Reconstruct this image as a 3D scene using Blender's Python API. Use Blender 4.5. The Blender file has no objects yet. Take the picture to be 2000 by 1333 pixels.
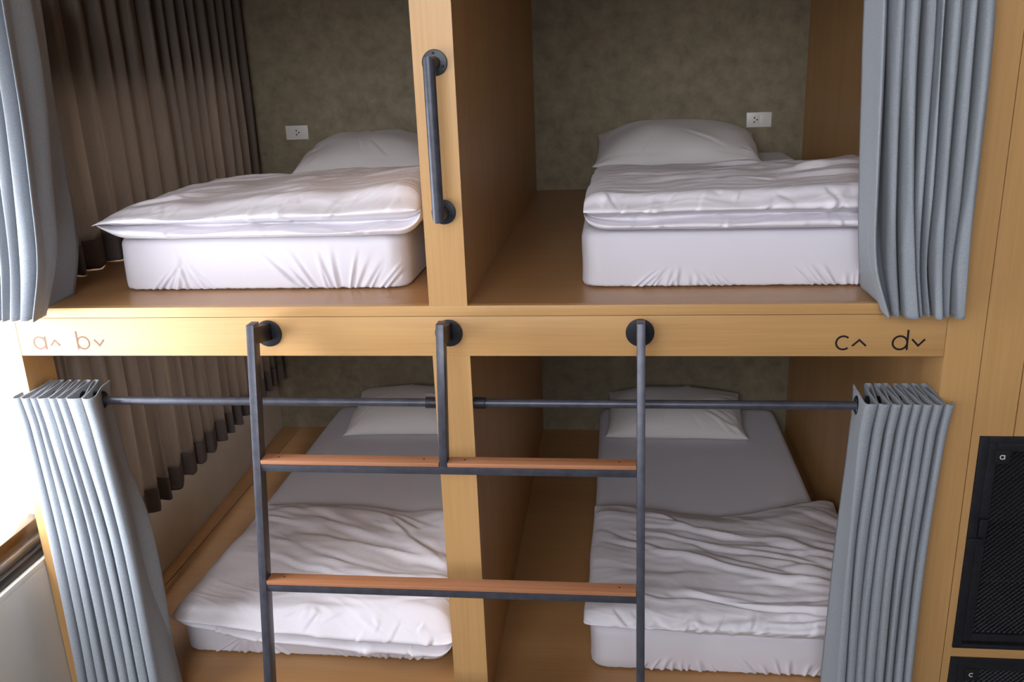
import bpy, bmesh, math, random
import numpy as np
from mathutils import Vector, Matrix

# ------------------------------------------------------------------ camera, world, exposure
S = bpy.context.scene
COL = S.collection
PITCH, ROLL, YAW = math.radians(17.6118), math.radians(2.2366), math.radians(7.1274)
fwd = Vector((0, math.cos(PITCH), -math.sin(PITCH)))
down = Vector((0, -math.sin(PITCH), -math.cos(PITCH)))
right = Vector((1, 0, 0))
right, down = (math.cos(ROLL) * right + math.sin(ROLL) * down,
               -math.sin(ROLL) * right + math.cos(ROLL) * down)
RZ = Matrix.Rotation(YAW, 3, 'Z')
right, down, fwd = RZ @ right, RZ @ down, RZ @ fwd
cam_data = bpy.data.cameras.new('camera')
cam = bpy.data.objects.new('camera', cam_data)
COL.objects.link(cam)
cam_data.sensor_width = 36.0
cam_data.lens = 1727.56 / 2000 * 36
cam_data.clip_start = 0.02
M3 = Matrix((right, -down, -fwd)).transposed()
cam.matrix_world = Matrix.Translation((0.4126, -2.3337, 0.6438)) @ M3.to_4x4()
S.camera = cam

S.view_settings.view_transform = 'Standard'
S.view_settings.look = 'None'
S.view_settings.gamma = 1.0
S.view_settings.use_curve_mapping = False
S.view_settings.exposure = 0.08
try:
    S.cycles.max_bounces = 10
    S.cycles.diffuse_bounces = 2
    S.cycles.transparent_max_bounces = 16
    S.cycles.sample_clamp_indirect = 8.0
    S.cycles.use_denoising = True
except Exception:
    pass

world = bpy.data.worlds.new('daylight')
S.world = world
world.use_nodes = True
wbg = world.node_tree.nodes['Background']
wbg.inputs['Color'].default_value = (0.88, 0.92, 0.99, 1)
wbg.inputs['Strength'].default_value = 13.5


def portal(name, centre, size_x, size_y, direction):
    """daylight enters through this window opening"""
    l = bpy.data.lights.new(name, 'AREA')
    l.shape = 'RECTANGLE'
    l.size, l.size_y = size_x, size_y
    l.cycles.is_portal = True
    o = bpy.data.objects.new(name, l)
    COL.objects.link(o)
    o.location = centre
    o.rotation_euler = Vector(direction).to_track_quat('-Z', 'Z').to_euler()
    return o


# room window, upper berth window, lower berth window, all in the left wall
WIN_ROOM = (-0.95, 0.10, -0.74, 0.55)      # y0, y1, z0, z1
WIN_UP = (0.30, 2.12, 0.10, 0.60)
WIN_LOW = (0.20, 2.10, -0.93, -0.20)
for nm, (y0, y1, z0, z1) in (('window_light', WIN_ROOM), ('window_light', WIN_UP), ('window_light', WIN_LOW)):
    portal(nm, (-1.60, (y0 + y1) / 2, (z0 + z1) / 2), y1 - y0, z1 - z0, (1, 0, 0))

WIN_FILL = (-1.4, 0.9, 0.55, 2.2)         # x0, x1, z0, z1 of an unseen window added to light the bunk fronts
portal('window_light', ((WIN_FILL[0] + WIN_FILL[1]) / 2, -4.32, (WIN_FILL[2] + WIN_FILL[3]) / 2),
       WIN_FILL[1] - WIN_FILL[0], WIN_FILL[3] - WIN_FILL[2], (0, 1, 0))

# ------------------------------------------------------------------ noise helpers (numpy)


def _hash(ix, iy, seed):
    h = (ix.astype(np.int64) * 374761393 + iy.astype(np.int64) * 668265263 + seed * 1442695041) & 0xFFFFFFFF
    h = ((h ^ (h >> 13)) * 1274126177) & 0xFFFFFFFF
    return (h ^ (h >> 16)) & 0xFFFFFFFF


def perlin(x, y, seed=0):
    x = np.asarray(x, float); y = np.asarray(y, float)
    x, y = np.broadcast_arrays(x, y)
    ix = np.floor(x); iy = np.floor(y)
    fx = x - ix; fy = y - iy
    u = fx * fx * fx * (fx * (fx * 6 - 15) + 10)
    v = fy * fy * fy * (fy * (fy * 6 - 15) + 10)

    def g(dx, dy):
        a = _hash(ix + dx, iy + dy, seed) / 4294967296.0 * 2 * math.pi
        return np.cos(a) * (fx - dx) + np.sin(a) * (fy - dy)
    return 1.5 * ((g(0, 0) * (1 - u) + g(1, 0) * u) * (1 - v) + (g(0, 1) * (1 - u) + g(1, 1) * u) * v)


def sstep(a, b, x):
    t = np.clip((np.asarray(x, float) - a) / (b - a), 0, 1)
    return t * t * (3 - 2 * t)


# ------------------------------------------------------------------ object helpers


def mesh_obj(name, verts, faces, mat, parent=None, smooth=False):
    me = bpy.data.meshes.new(name)
    me.from_pydata([tuple(map(float, v)) for v in verts], [], [tuple(map(int, f)) for f in faces])
    me.update()
    if smooth:
        me.polygons.foreach_set('use_smooth', [True] * len(me.polygons))
    if mat:
        me.materials.append(mat)
    o = bpy.data.objects.new(name, me)
    COL.objects.link(o)
    if parent:
        o.parent = parent
    return o


def bm_obj(name, bm, mat, parent=None, smooth=False, sharp=35):
    bmesh.ops.recalc_face_normals(bm, faces=bm.faces)
    me = bpy.data.meshes.new(name)
    if smooth:
        for e in bm.edges:
            if len(e.link_faces) == 2:
                e.smooth = e.calc_face_angle(0) < math.radians(sharp)
        for f in bm.faces:
            f.smooth = True
    bm.to_mesh(me); bm.free()
    if mat:
        me.materials.append(mat)
    o = bpy.data.objects.new(name, me)
    COL.objects.link(o)
    if parent:
        o.parent = parent
    return o


def grid_faces(n, m, closed_m=False):
    f = []
    mm = m if closed_m else m - 1
    for i in range(n - 1):
        for j in range(mm):
            j2 = (j + 1) % m
            f.append((i * m + j, (i + 1) * m + j, (i + 1) * m + j2, i * m + j2))
    return f


def add_box(bm, x0, x1, y0, y1, z0, z1, bevel=0.0, M=None):
    b2 = bmesh.new()
    bmesh.ops.create_cube(b2, size=1)
    for v in b2.verts:
        v.co = Vector(((x0 + x1) / 2 + v.co.x * (x1 - x0), (y0 + y1) / 2 + v.co.y * (y1 - y0),
                       (z0 + z1) / 2 + v.co.z * (z1 - z0)))
    if bevel:
        bmesh.ops.bevel(b2, geom=b2.edges[:], offset=bevel, segments=2, profile=0.6, affect='EDGES')
    merge(bm, b2, M)


def merge(bm, b2, M=None):
    vm = {}
    for v in b2.verts:
        vm[v.index if False else v] = bm.verts.new(M @ v.co if M else v.co)
    for f in b2.faces:
        try:
            bm.faces.new([vm[v] for v in f.verts])
        except ValueError:
            pass
    b2.free()


def add_cyl(bm, p0, p1, r, r2=None, seg=32, bevel=0.0):
    p0, p1 = Vector(p0), Vector(p1)
    d = p1 - p0
    b2 = bmesh.new()
    bmesh.ops.create_cone(b2, cap_ends=True, segments=seg, radius1=r, radius2=r if r2 is None else r2, depth=d.length)
    if bevel:
        es = [e for e in b2.edges if len(e.link_faces) == 2 and e.calc_face_angle(0) > 1.0]
        bmesh.ops.bevel(b2, geom=es, offset=bevel, segments=3, profile=0.5, affect='EDGES')
    M = Matrix.Translation((p0 + p1) / 2) @ d.to_track_quat('Z', 'Y').to_matrix().to_4x4()
    merge(bm, b2, M)


def add_torus(bm, c, R, r, axis='X', seg=32, ring=10):
    vs = []
    for i in range(seg):
        a = 2 * math.pi * i / seg
        row = []
        for j in range(ring):
            b = 2 * math.pi * j / ring
            q = (R + r * math.cos(b))
            p = Vector((r * math.sin(b) * 0.6, q * math.cos(a), q * math.sin(a)))
            if axis == 'Y':
                p = Vector((p.y, p.x, p.z))
            row.append(bm.verts.new(Vector(c) + p))
        vs.append(row)
    for i in range(seg):
        for j in range(ring):
            bm.faces.new((vs[i][j], vs[(i + 1) % seg][j], vs[(i + 1) % seg][(j + 1) % ring], vs[i][(j + 1) % ring]))


def box(name, x0, x1, y0, y1, z0, z1, mat, parent=None, bevel=0.0):
    bm = bmesh.new()
    add_box(bm, x0, x1, y0, y1, z0, z1, bevel)
    return bm_obj(name, bm, mat, parent, smooth=bevel > 0)


def tag(o, label=None, cat=None, group=None, kind=None):
    if label: o['label'] = label
    if cat: o['category'] = cat
    if group: o['group'] = group
    if kind: o['kind'] = kind
    return o


def empty(name, loc, label, cat, group=None):
    o = bpy.data.objects.new(name, None)
    o.empty_display_size = 0.1
    COL.objects.link(o)
    o.location = loc
    tag(o, label, cat, group)
    return o


def adopt(root):
    """children were modelled in world coordinates: keep them there under the moved empty"""
    inv = Matrix.Translation(root.location).inverted()
    for ch in list(root.children):
        ch.matrix_parent_inverse = inv


# ------------------------------------------------------------------ materials


def lin(c):
    return tuple(((v / 255) / 12.92 if v / 255 <= 0.04045 else ((v / 255 + 0.055) / 1.055) ** 2.4) for v in c) + (1,)


def new_mat(name):
    m = bpy.data.materials.new(name)
    m.use_nodes = True
    nt = m.node_tree
    return m, nt, nt.nodes['Principled BSDF'], nt.nodes['Material Output']


def N(nt, t, **kw):
    n = nt.nodes.new(t)
    for k, v in kw.items():
        setattr(n, k, v)
    return n


def wood(name, base, axis='x', contrast=0.10, rough=0.42, scale=1.0, coat=0.0):
    m, nt, p, out = new_mat(name)
    tc = N(nt, 'ShaderNodeTexCoord')
    mp = N(nt, 'ShaderNodeMapping')
    sc = {'x': (1.2, 55, 55), 'y': (55, 1.2, 55), 'z': (55, 55, 1.2)}[axis]
    mp.inputs['Scale'].default_value = tuple(v * scale for v in sc)
    nz = N(nt, 'ShaderNodeTexNoise')
    nz.inputs['Scale'].default_value = 2.2
    nz.inputs['Detail'].default_value = 8
    nz.inputs['Roughness'].default_value = 0.62
    mp2 = N(nt, 'ShaderNodeMapping')
    sc2 = {'x': (0.5, 7, 7), 'y': (7, 0.5, 7), 'z': (7, 7, 0.5)}[axis]
    mp2.inputs['Scale'].default_value = tuple(v * scale for v in sc2)
    nz2 = N(nt, 'ShaderNodeTexNoise')
    nz2.inputs['Scale'].default_value = 1.5
    nz2.inputs['Detail'].default_value = 3
    mixf = N(nt, 'ShaderNodeMath', operation='ADD')
    ramp = N(nt, 'ShaderNodeValToRGB')
    b = lin(base)
    c = contrast
    ramp.color_ramp.elements[0].position = 0.35
    ramp.color_ramp.elements[0].color = (b[0] * (1 - c), b[1] * (1 - 1.5 * c), b[2] * (1 - 2.2 * c), 1)
    ramp.color_ramp.elements[1].position = 0.65
    ramp.color_ramp.elements[1].color = (b[0] * (1 + c * .6), b[1] * (1 + c * .6), b[2] * (1 + c * .6), 1)
    hl = N(nt, 'ShaderNodeMath', operation='MULTIPLY')
    hl.inputs[1].default_value = 0.5
    L = nt.links.new
    L(tc.outputs['Object'], mp.inputs['Vector']); L(mp.outputs[0], nz.inputs['Vector'])
    L(tc.outputs['Object'], mp2.inputs['Vector']); L(mp2.outputs[0], nz2.inputs['Vector'])
    L(nz.outputs['Fac'], mixf.inputs[0]); L(nz2.outputs['Fac'], mixf.inputs[1])
    L(mixf.outputs[0], hl.inputs[0]); L(hl.outputs[0], ramp.inputs['Fac'])
    L(ramp.outputs['Color'], p.inputs['Base Color'])
    p.inputs['Roughness'].default_value = rough
    p.inputs['Coat Weight'].default_value = coat
    p.inputs['Coat Roughness'].default_value = 0.25
    bp = N(nt, 'ShaderNodeBump')
    bp.inputs['Strength'].default_value = 0.08
    bp.inputs['Distance'].default_value = 0.002
    L(nz.outputs['Fac'], bp.inputs['Height']); L(bp.outputs[0], p.inputs['Normal'])
    return m


def fabric(name, col, scale=900, mottled=0.12, rough=0.9, translucent=0.0, weave=True, bump=0.12, sheen=0.15):
    m, nt, p, out = new_mat(name)
    L = nt.links.new
    tc = N(nt, 'ShaderNodeTexCoord')
    mp = N(nt, 'ShaderNodeMapping')
    mp.inputs['Scale'].default_value = (scale, scale, scale * 0.22)
    n1 = N(nt, 'ShaderNodeTexNoise'); n1.inputs['Scale'].default_value = 1.0; n1.inputs['Detail'].default_value = 2
    mp2 = N(nt, 'ShaderNodeMapping')
    mp2.inputs['Scale'].default_value = (scale * .25, scale * .25, scale)
    n2 = N(nt, 'ShaderNodeTexNoise'); n2.inputs['Scale'].default_value = 1.0; n2.inputs['Detail'].default_value = 2
    L(tc.outputs['Object'], mp.inputs['Vector']); L(mp.outputs[0], n1.inputs['Vector'])
    L(tc.outputs['Object'], mp2.inputs['Vector']); L(mp2.outputs[0], n2.inputs['Vector'])
    ad = N(nt, 'ShaderNodeMath', operation='ADD')
    L(n1.outputs['Fac'], ad.inputs[0]); L(n2.outputs['Fac'], ad.inputs[1])
    hv = N(nt, 'ShaderNodeMath', operation='MULTIPLY'); hv.inputs[1].default_value = 0.5
    L(ad.outputs[0], hv.inputs[0])
    ramp = N(nt, 'ShaderNodeValToRGB')
    b = lin(col)
    ramp.color_ramp.elements[0].position = 0.38
    ramp.color_ramp.elements[0].color = tuple(v * (1 - mottled) for v in b[:3]) + (1,)
    ramp.color_ramp.elements[1].position = 0.62
    ramp.color_ramp.elements[1].color = tuple(min(1, v * (1 + mottled)) for v in b[:3]) + (1,)
    L(hv.outputs[0], ramp.inputs['Fac']); L(ramp.outputs['Color'], p.inputs['Base Color'])
    p.inputs['Roughness'].default_value = rough
    p.inputs['Sheen Weight'].default_value = sheen
    p.inputs['Specular IOR Level'].default_value = 0.2
    bp = N(nt, 'ShaderNodeBump')
    bp.inputs['Strength'].default_value = bump
    bp.inputs['Distance'].default_value = 0.001
    L(hv.outputs[0], bp.inputs['Height']); L(bp.outputs[0], p.inputs['Normal'])
    if translucent > 0:
        tr = N(nt, 'ShaderNodeBsdfTranslucent')
        L(ramp.outputs['Color'], tr.inputs['Color'])
        mx = N(nt, 'ShaderNodeMixShader'); mx.inputs[0].default_value = translucent
        L(p.outputs[0], mx.inputs[1]); L(tr.outputs[0], mx.inputs[2]); L(mx.outputs[0], out.inputs['Surface'])
    return m


def bed_linen(name, col, bump=0.25, scale=14, transl=0.0):
    m, nt, p, out = new_mat(name)
    L = nt.links.new
    p.inputs['Base Color'].default_value = lin(col)
    p.inputs['Roughness'].default_value = 0.75
    p.inputs['Sheen Weight'].default_value = 0.1
    p.inputs['Specular IOR Level'].default_value = 0.25
    tc = N(nt, 'ShaderNodeTexCoord')
    nz = N(nt, 'ShaderNodeTexNoise')
    nz.inputs['Scale'].default_value = scale
    nz.inputs['Detail'].default_value = 5
    nz.inputs['Distortion'].default_value = 1.2
    try:
        nz.noise_type = 'RIDGED_MULTIFRACTAL'
    except Exception:
        pass
    bp = N(nt, 'ShaderNodeBump')
    bp.inputs['Strength'].default_value = bump
    bp.inputs['Distance'].default_value = 0.004
    L(tc.outputs['Object'], nz.inputs['Vector']); L(nz.outputs['Fac'], bp.inputs['Height'])
    L(bp.outputs[0], p.inputs['Normal'])
    return m


def plain(name, col, rough=0.5, metal=0.0, spec=0.5, noise=0.0, nscale=20, bump=0.0, coat=0.0):
    m, nt, p, out = new_mat(name)
    L = nt.links.new
    p.inputs['Roughness'].default_value = rough
    p.inputs['Metallic'].default_value = metal
    p.inputs['Specular IOR Level'].default_value = spec
    p.inputs['Coat Weight'].default_value = coat
    b = lin(col)
    p.inputs['Base Color'].default_value = b
    if noise or bump:
        tc = N(nt, 'ShaderNodeTexCoord')
        nz = N(nt, 'ShaderNodeTexNoise')
        nz.inputs['Scale'].default_value = nscale
        nz.inputs['Detail'].default_value = 7
        nz.inputs['Roughness'].default_value = 0.65
        L(tc.outputs['Object'], nz.inputs['Vector'])
        ramp = N(nt, 'ShaderNodeValToRGB')
        ramp.color_ramp.elements[0].position = 0.32
        ramp.color_ramp.elements[0].color = tuple(v * (1 - noise) for v in b[:3]) + (1,)
        ramp.color_ramp.elements[1].position = 0.68
        ramp.color_ramp.elements[1].color = tuple(min(1, v * (1 + noise)) for v in b[:3]) + (1,)
        L(nz.outputs['Fac'], ramp.inputs['Fac']); L(ramp.outputs['Color'], p.inputs['Base Color'])
        if bump:
            bp = N(nt, 'ShaderNodeBump')
            bp.inputs['Strength'].default_value = bump
            bp.inputs['Distance'].default_value = 0.003
            L(nz.outputs['Fac'], bp.inputs['Height']); L(bp.outputs[0], p.inputs['Normal'])
    return m


VENEER = (206, 160, 105)
M_WX = wood('veneer_grain_across', VENEER, 'x')
M_WZ = wood('veneer_grain_upright', VENEER, 'z')
M_WY = wood('veneer_grain_deep', VENEER, 'y', rough=0.33)
M_WFLOOR = wood('berth_floor_veneer', (184, 138, 92), 'x', rough=0.30)
M_TREAD = wood('red_brown_tread_wood', (186, 130, 98), 'x', contrast=0.22, rough=0.45, scale=0.8)
M_STEEL = plain('gunmetal_paint', (78, 78, 88), rough=0.40, metal=0.35, noise=0.25, nscale=30, bump=0.05)
M_STEEL_DK = plain('dark_gunmetal', (46, 46, 52), rough=0.42, metal=0.4, noise=0.2, nscale=40)
M_LOCKER = plain('black_locker_steel', (44, 44, 50), rough=0.45, metal=0.3, noise=0.25, nscale=25, bump=0.05)
M_LOCKER_IN = plain('locker_interior_black', (24, 22, 22), rough=0.8)
M_CURT = fabric('blue_grey_curtain_cloth', (152, 156, 163), mottled=0.14, translucent=0.06)
M_WCURT = fabric('window_curtain_cloth', (142, 130, 120), mottled=0.12, translucent=0.36)
M_HEM = fabric('double_hem_cloth', (120, 110, 108), mottled=0.12, translucent=0.08)
M_DUVET = bed_linen('white_duvet_cotton', (236, 229, 236), bump=0.20, scale=9)
M_SHEET = bed_linen('white_fitted_sheet', (226, 220, 228), bump=0.06, scale=7)
M_PILLOW = bed_linen('white_pillowcase', (230, 222, 220), bump=0.15, scale=9)
M_CONC = plain('grey_green_plaster', (140, 127, 104), rough=0.85, noise=0.24, nscale=13, bump=0.15)
M_WHITE = plain('white_wall_paint', (238, 232, 224), rough=0.85, noise=0.04, nscale=4, bump=0.06)
M_ROOM = plain('room_wall_paint', (120, 108, 96), rough=0.9, noise=0.03, nscale=3)
M_FLOOR = plain('grey_screed_floor', (105, 98, 92), rough=0.5, noise=0.12, nscale=5)
M_PLATE = plain('white_plastic', (226, 220, 212), rough=0.35)
M_DARK = plain('black_void', (12, 12, 12), rough=0.7)
M_SEAM = plain('dark_joint', (60, 36, 16), rough=0.9)
M_VINYL_B = plain('brown_lettering', (120, 82, 66), rough=0.6)
M_VINYL_K = plain('black_lettering', (20, 14, 14), rough=0.5)
M_TAGW = plain('white_lettering', (225, 225, 225), rough=0.6)
M_ALU = plain('silver_aluminium', (170, 170, 172), rough=0.3, metal=0.9)
M_BRONZE = plain('bronze_aluminium', (92, 70, 40), rough=0.22, metal=0.7)
M_WFR = plain('black_window_frame', (30, 30, 34), rough=0.35, metal=0.3)
M_PLAST = plain('black_plastic', (26, 26, 30), rough=0.3)


def glass_mat():
    m, nt, p, out = new_mat('window_glass')
    nt.nodes.remove(p)
    tr = N(nt, 'ShaderNodeBsdfTransparent'); tr.inputs[0].default_value = (0.97, 0.98, 0.98, 1)
    gl = N(nt, 'ShaderNodeBsdfGlossy'); gl.inputs['Roughness'].default_value = 0.02
    mx = N(nt, 'ShaderNodeMixShader'); mx.inputs[0].default_value = 0.05
    nt.links.new(tr.outputs[0], mx.inputs[1]); nt.links.new(gl.outputs[0], mx.inputs[2])
    nt.links.new(mx.outputs[0], out.inputs['Surface'])
    return m


M_GLASS = glass_mat()

# ------------------------------------------------------------------ key dimensions (metres)
FL = -1.338          # lower berth floor
RF = -1.65           # room floor
TOPZ = 1.05          # underside of the upper frame
L = 2.236            # depth of the berths
XD = -0.1076         # left face of the divider (right face at x = 0)
XR = 1.317           # right inner wall of the right berths
XP = 1.271           # inner edge of the right post
XS = 1.367           # seam between right post and panelling
XL = -1.437          # left outer edge of the bunk
XLP = -1.362         # inner edge of left post


def skew(x, y):      # the building's left wall runs slightly off square inside the berths
    return x - 0.036 * max(0.0, y)


# ------------------------------------------------------------------ the room shell
def struct(o, label, cat):
    return tag(o, label, cat, kind='structure')


def wall_with_holes(name, y0, y1, z0, z1, holes, x_in, x_out, mat):
    ys = sorted({y0, y1, 0.0} | {h[0] for h in holes} | {h[1] for h in holes})
    zs = sorted({z0, z1} | {h[2] for h in holes} | {h[3] for h in holes})
    ys = [y for y in ys if y0 <= y <= y1]
    ny, nz = len(ys), len(zs)
    solid = [[not any(h[0] <= (ys[i] + ys[i + 1]) / 2 <= h[1] and h[2] <= (zs[j] + zs[j + 1]) / 2 <= h[3] for h in holes)
              for j in range(nz - 1)] for i in range(ny - 1)]
    bm = bmesh.new()
    V = {}

    def v(i, j, s):
        if (i, j, s) not in V:
            V[(i, j, s)] = bm.verts.new((skew(x_in if s == 0 else x_out, ys[i]), ys[i], zs[j]))
        return V[(i, j, s)]
    for i in range(ny - 1):
        for j in range(nz - 1):
            if not solid[i][j]:
                continue
            for s in (0, 1):
                bm.faces.new((v(i, j, s), v(i + 1, j, s), v(i + 1, j + 1, s), v(i, j + 1, s)))
            for di, dj, a, b in ((-1, 0, (i, j), (i, j + 1)), (1, 0, (i + 1, j), (i + 1, j + 1)),
                                 (0, -1, (i, j), (i + 1, j)), (0, 1, (i, j + 1), (i + 1, j + 1))):
                ii, jj = i + di, j + dj
                if not (0 <= ii < ny - 1 and 0 <= jj < nz - 1) or not solid[ii][jj]:
                    bm.faces.new((v(*a, 0), v(*b, 0), v(*b, 1), v(*a, 1)))
    return bm_obj(name, bm, mat)


ROOM_X1, ROOM_Y0, ROOM_Z1 = 2.9, -4.2, 2.3
struct(wall_with_holes('wall_left', ROOM_Y0, L, RF, ROOM_Z1, [(WIN_ROOM[0], WIN_ROOM[1] - 0.002, -0.868, WIN_ROOM[3]), WIN_UP, WIN_LOW],
                       -1.44, -1.58, M_WHITE), 'off-white wall on the left below and around the window', 'wall')
struct(box('wall_back', -1.75, XS, L, L + 0.12, RF, ROOM_Z1, M_CONC),
       'grey-green mottled plaster wall behind the four berths', 'wall')
struct(box('floor', -1.58, ROOM_X1, ROOM_Y0, L, RF - 0.1, RF, M_FLOOR), 'grey floor of the room in front of the bunks', 'floor')
struct(box('ceiling', -1.58, ROOM_X1, ROOM_Y0, L, ROOM_Z1, ROOM_Z1 + 0.1, M_ROOM), 'ceiling of the room', 'ceiling')
struct(box('wall_right', ROOM_X1, ROOM_X1 + 0.1, ROOM_Y0, L, RF, ROOM_Z1, M_ROOM), 'plain wall on the right of the room', 'wall')
bm = bmesh.new()
a, b, c, d = WIN_FILL
for x0, x1, z0, z1 in ((-1.58, a, RF, ROOM_Z1), (b, ROOM_X1, RF, ROOM_Z1), (a, b, RF, c), (a, b, d, ROOM_Z1)):
    add_box(bm, x0, x1, ROOM_Y0 - 0.1, ROOM_Y0, z0, z1)
struct(bm_obj('wall_front', bm, M_ROOM), 'plain wall facing the bunks', 'wall')
w4 = empty('fill_window', ((a + b) / 2, ROOM_Y0, c), 'unseen window added opposite the bunks to light their fronts', 'window')
w4['kind'] = 'structure'  # never in view, put in and sized for front light on the bunks
bm = bmesh.new()
for x0, x1, z0, z1 in ((a, a + .05, c, d), (b - .05, b, c, d), (a, b, c, c + .05), (a, b, d - .05, d), ((a + b) / 2 - .025, (a + b) / 2 + .025, c, d)):
    add_box(bm, x0, x1, ROOM_Y0 - 0.07, ROOM_Y0 - 0.03, z0, z1)
bm_obj('window_frame', bm, M_WFR, w4)
mesh_obj('glass_pane', [(x, ROOM_Y0 - 0.05, z) for x, z in ((a, c), (b, c), (b, d), (a, d))], [(0, 1, 2, 3)], M_GLASS, w4)
adopt(w4)


# window in the room part of the left wall
def window_1():
    y0, y1, z0, z1 = WIN_ROOM
    r = empty('window_1', (-1.5, (y0 + y1) / 2, z0), 'bright window with dark aluminium frame left of the lower bunk', 'window')
    r['kind'] = 'structure'
    y1 -= 0.003
    box('window_sill', -1.58, -1.4405, y0, y1, -0.868, -0.845, M_WHITE, r, 0.002)
    box('frame_track', -1.56, -1.455, y0, y1, -0.845, -0.812, M_WFR, r, 0.003)
    box('frame_track', -1.56, -1.475, y0, y1, -0.812, -0.785, M_ALU, r, 0.003)
    box('sash_rail', -1.545, -1.49, y0, y1, -0.785, -0.735, M_BRONZE, r, 0.003)
    box('sash_rail', -1.545, -1.49, y0, y1, z1 - 0.05, z1, M_BRONZE, r, 0.003)
    for yy in (y0,):
        box('mullion', -1.545, -1.495, yy, yy + 0.045, -0.735, z1 - 0.05, M_WFR, r, 0.003)
    box('glass_pane', -1.522, -1.518, y0 + 0.045, y1, -0.735, z1 - 0.05, M_GLASS, r)
    adopt(r)


def berth_window(name, w, label):
    y0, y1, z0, z1 = w
    r = empty(name, (-1.58, (y0 + y1) / 2, z0), label, 'window')
    r['kind'] = 'structure'
    bm = bmesh.new()
    for a, b, c, d in ((y0, y1, z0, z0 + 0.03), (y0, y1, z1 - 0.03, z1), (y0, y0 + 0.03, z0, z1), (y1 - 0.03, y1, z0, z1),
                       ((y0 + y1) / 2 - 0.02, (y0 + y1) / 2 + 0.02, z0, z1)):
        b2 = bmesh.new()
        add_box(b2, -1.57, -1.53, a, b, c, d)
        for v in b2.verts:
            v.co.x = skew(v.co.x, v.co.y)
        merge(bm, b2)
    bm_obj('window_frame', bm, M_WFR, r)
    mesh_obj('glass_pane', [(skew(-1.55, y), y, z) for y, z in ((y0, z0), (y1, z0), (y1, z1), (y0, z1))], [(0, 1, 2, 3)], M_GLASS, r)
    adopt(r)


window_1()
berth_window('window_2', WIN_UP, 'window hidden behind the brown curtain of the upper left berth')
berth_window('window_3', WIN_LOW, 'window hidden behind the hemmed curtain of the lower left berth')

# ------------------------------------------------------------------ bunk carcass
bunk = empty('bunk_bed', (0, 0, RF), 'built-in pale wood four-berth bunk bed filling the room end', 'bunk bed')
POST_D = 0.14
# divider: front post edge and panel (one board each)
o = box('divider_post', XD, 0, 0, 0.03, 0.0, TOPZ, M_WZ, bunk)
o = box('divider_post', XD, 0, 0, 0.03, FL, -0.147, M_WZ, bunk)
box('divider_panel', XD, 0, 0.03, L, 0.0, TOPZ, M_WZ, bunk)
box('divider_panel', XD, 0, 0.03, L, FL, -0.147, M_WZ, bunk)
# left post (runs full height), joined to the wall
box('corner_post', XL, XLP - 0.0015, 0.0, POST_D, RF, TOPZ, M_WZ, bunk)
# right post
box('corner_post', XP + 0.001, XS - 0.001, 0.0, POST_D, RF, 1.25, M_WZ, bunk)
# right side panel of the berths
box('side_panel', XR, XS - 0.001, POST_D, L, FL, -0.147, M_WZ, bunk)
box('side_panel', XR, XS - 0.001, POST_D, L, 0.0, TOPZ, M_WZ, bunk)
# cross beam and its nosing
beam = box('cross_beam', XLP, XP, 0.0, 0.03, -0.147, -0.031, M_WX, bunk, 0.001)
box('nosing', XLP, XP, -0.001, 0.03, -0.0295, 0.0, M_WX, bunk, 0.001)
box('joint', XLP, XP, 0.0015, 0.02, -0.031, -0.0295, M_SEAM, bunk)
# upper floor
box('upper_floor', XLP, XS - 0.001, 0.03, L, -0.06, -0.0005, M_WFLOOR, bunk)
box('upper_underside', XLP, XS - 0.001, 0.03, L, -0.147, -0.06, M_WX, bunk)
bm = bmesh.new()
for z0, z1 in ((-0.147, -0.0005),):
    vs = [bm.verts.new((x, y, z)) for z in (z0, z1) for x, y in
          ((XLP, 0.141), (skew(-1.438, 0.141), 0.141), (skew(-1.438, L), L), (XLP, L))]
    for f in ((0, 1, 2, 3), (4, 5, 6, 7), (0, 1, 5, 4), (1, 2, 6, 5), (2, 3, 7, 6), (3, 0, 4, 7)):
        bm.faces.new([vs[i] for i in f])
bm_obj('filler_strip', bm, M_WFLOOR, bunk)
# lower floor, filler strip along the left wall and the dark gap between them
box('lower_floor', -1.410, XS - 0.001, 0.03, L, FL - 0.05, FL - 0.0005, M_WFLOOR, bunk)
bm = bmesh.new()
vs = [bm.verts.new((x, y, z)) for z in (FL - 0.05, FL - 0.001) for x, y in
      ((-1.414, 0.141), (skew(-1.439, 0.141), 0.141), (skew(-1.439, L), L), (-1.414, L))]
for f in ((0, 1, 2, 3), (4, 5, 6, 7), (0, 1, 5, 4), (1, 2, 6, 5), (2, 3, 7, 6), (3, 0, 4, 7)):
    bm.faces.new([vs[i] for i in f])
bm_obj('filler_strip', bm, M_WFLOOR, bunk)
box('nosing', XLP, XP, 0.0, 0.03, FL - 0.03, FL, M_WX, bunk, 0.001)
box('kick_board', XLP, XP, 0.005, 0.03, RF, FL - 0.031, M_WX, bunk)
# top frame
box('cross_beam', XLP, XP, 0.0, 0.03, TOPZ, TOPZ + 0.147, M_WX, bunk, 0.001)
box('upper_ceiling', XL + 0.002, XS - 0.001, 0.03, L, TOPZ, TOPZ + 0.1, M_WX, bunk)


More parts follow.
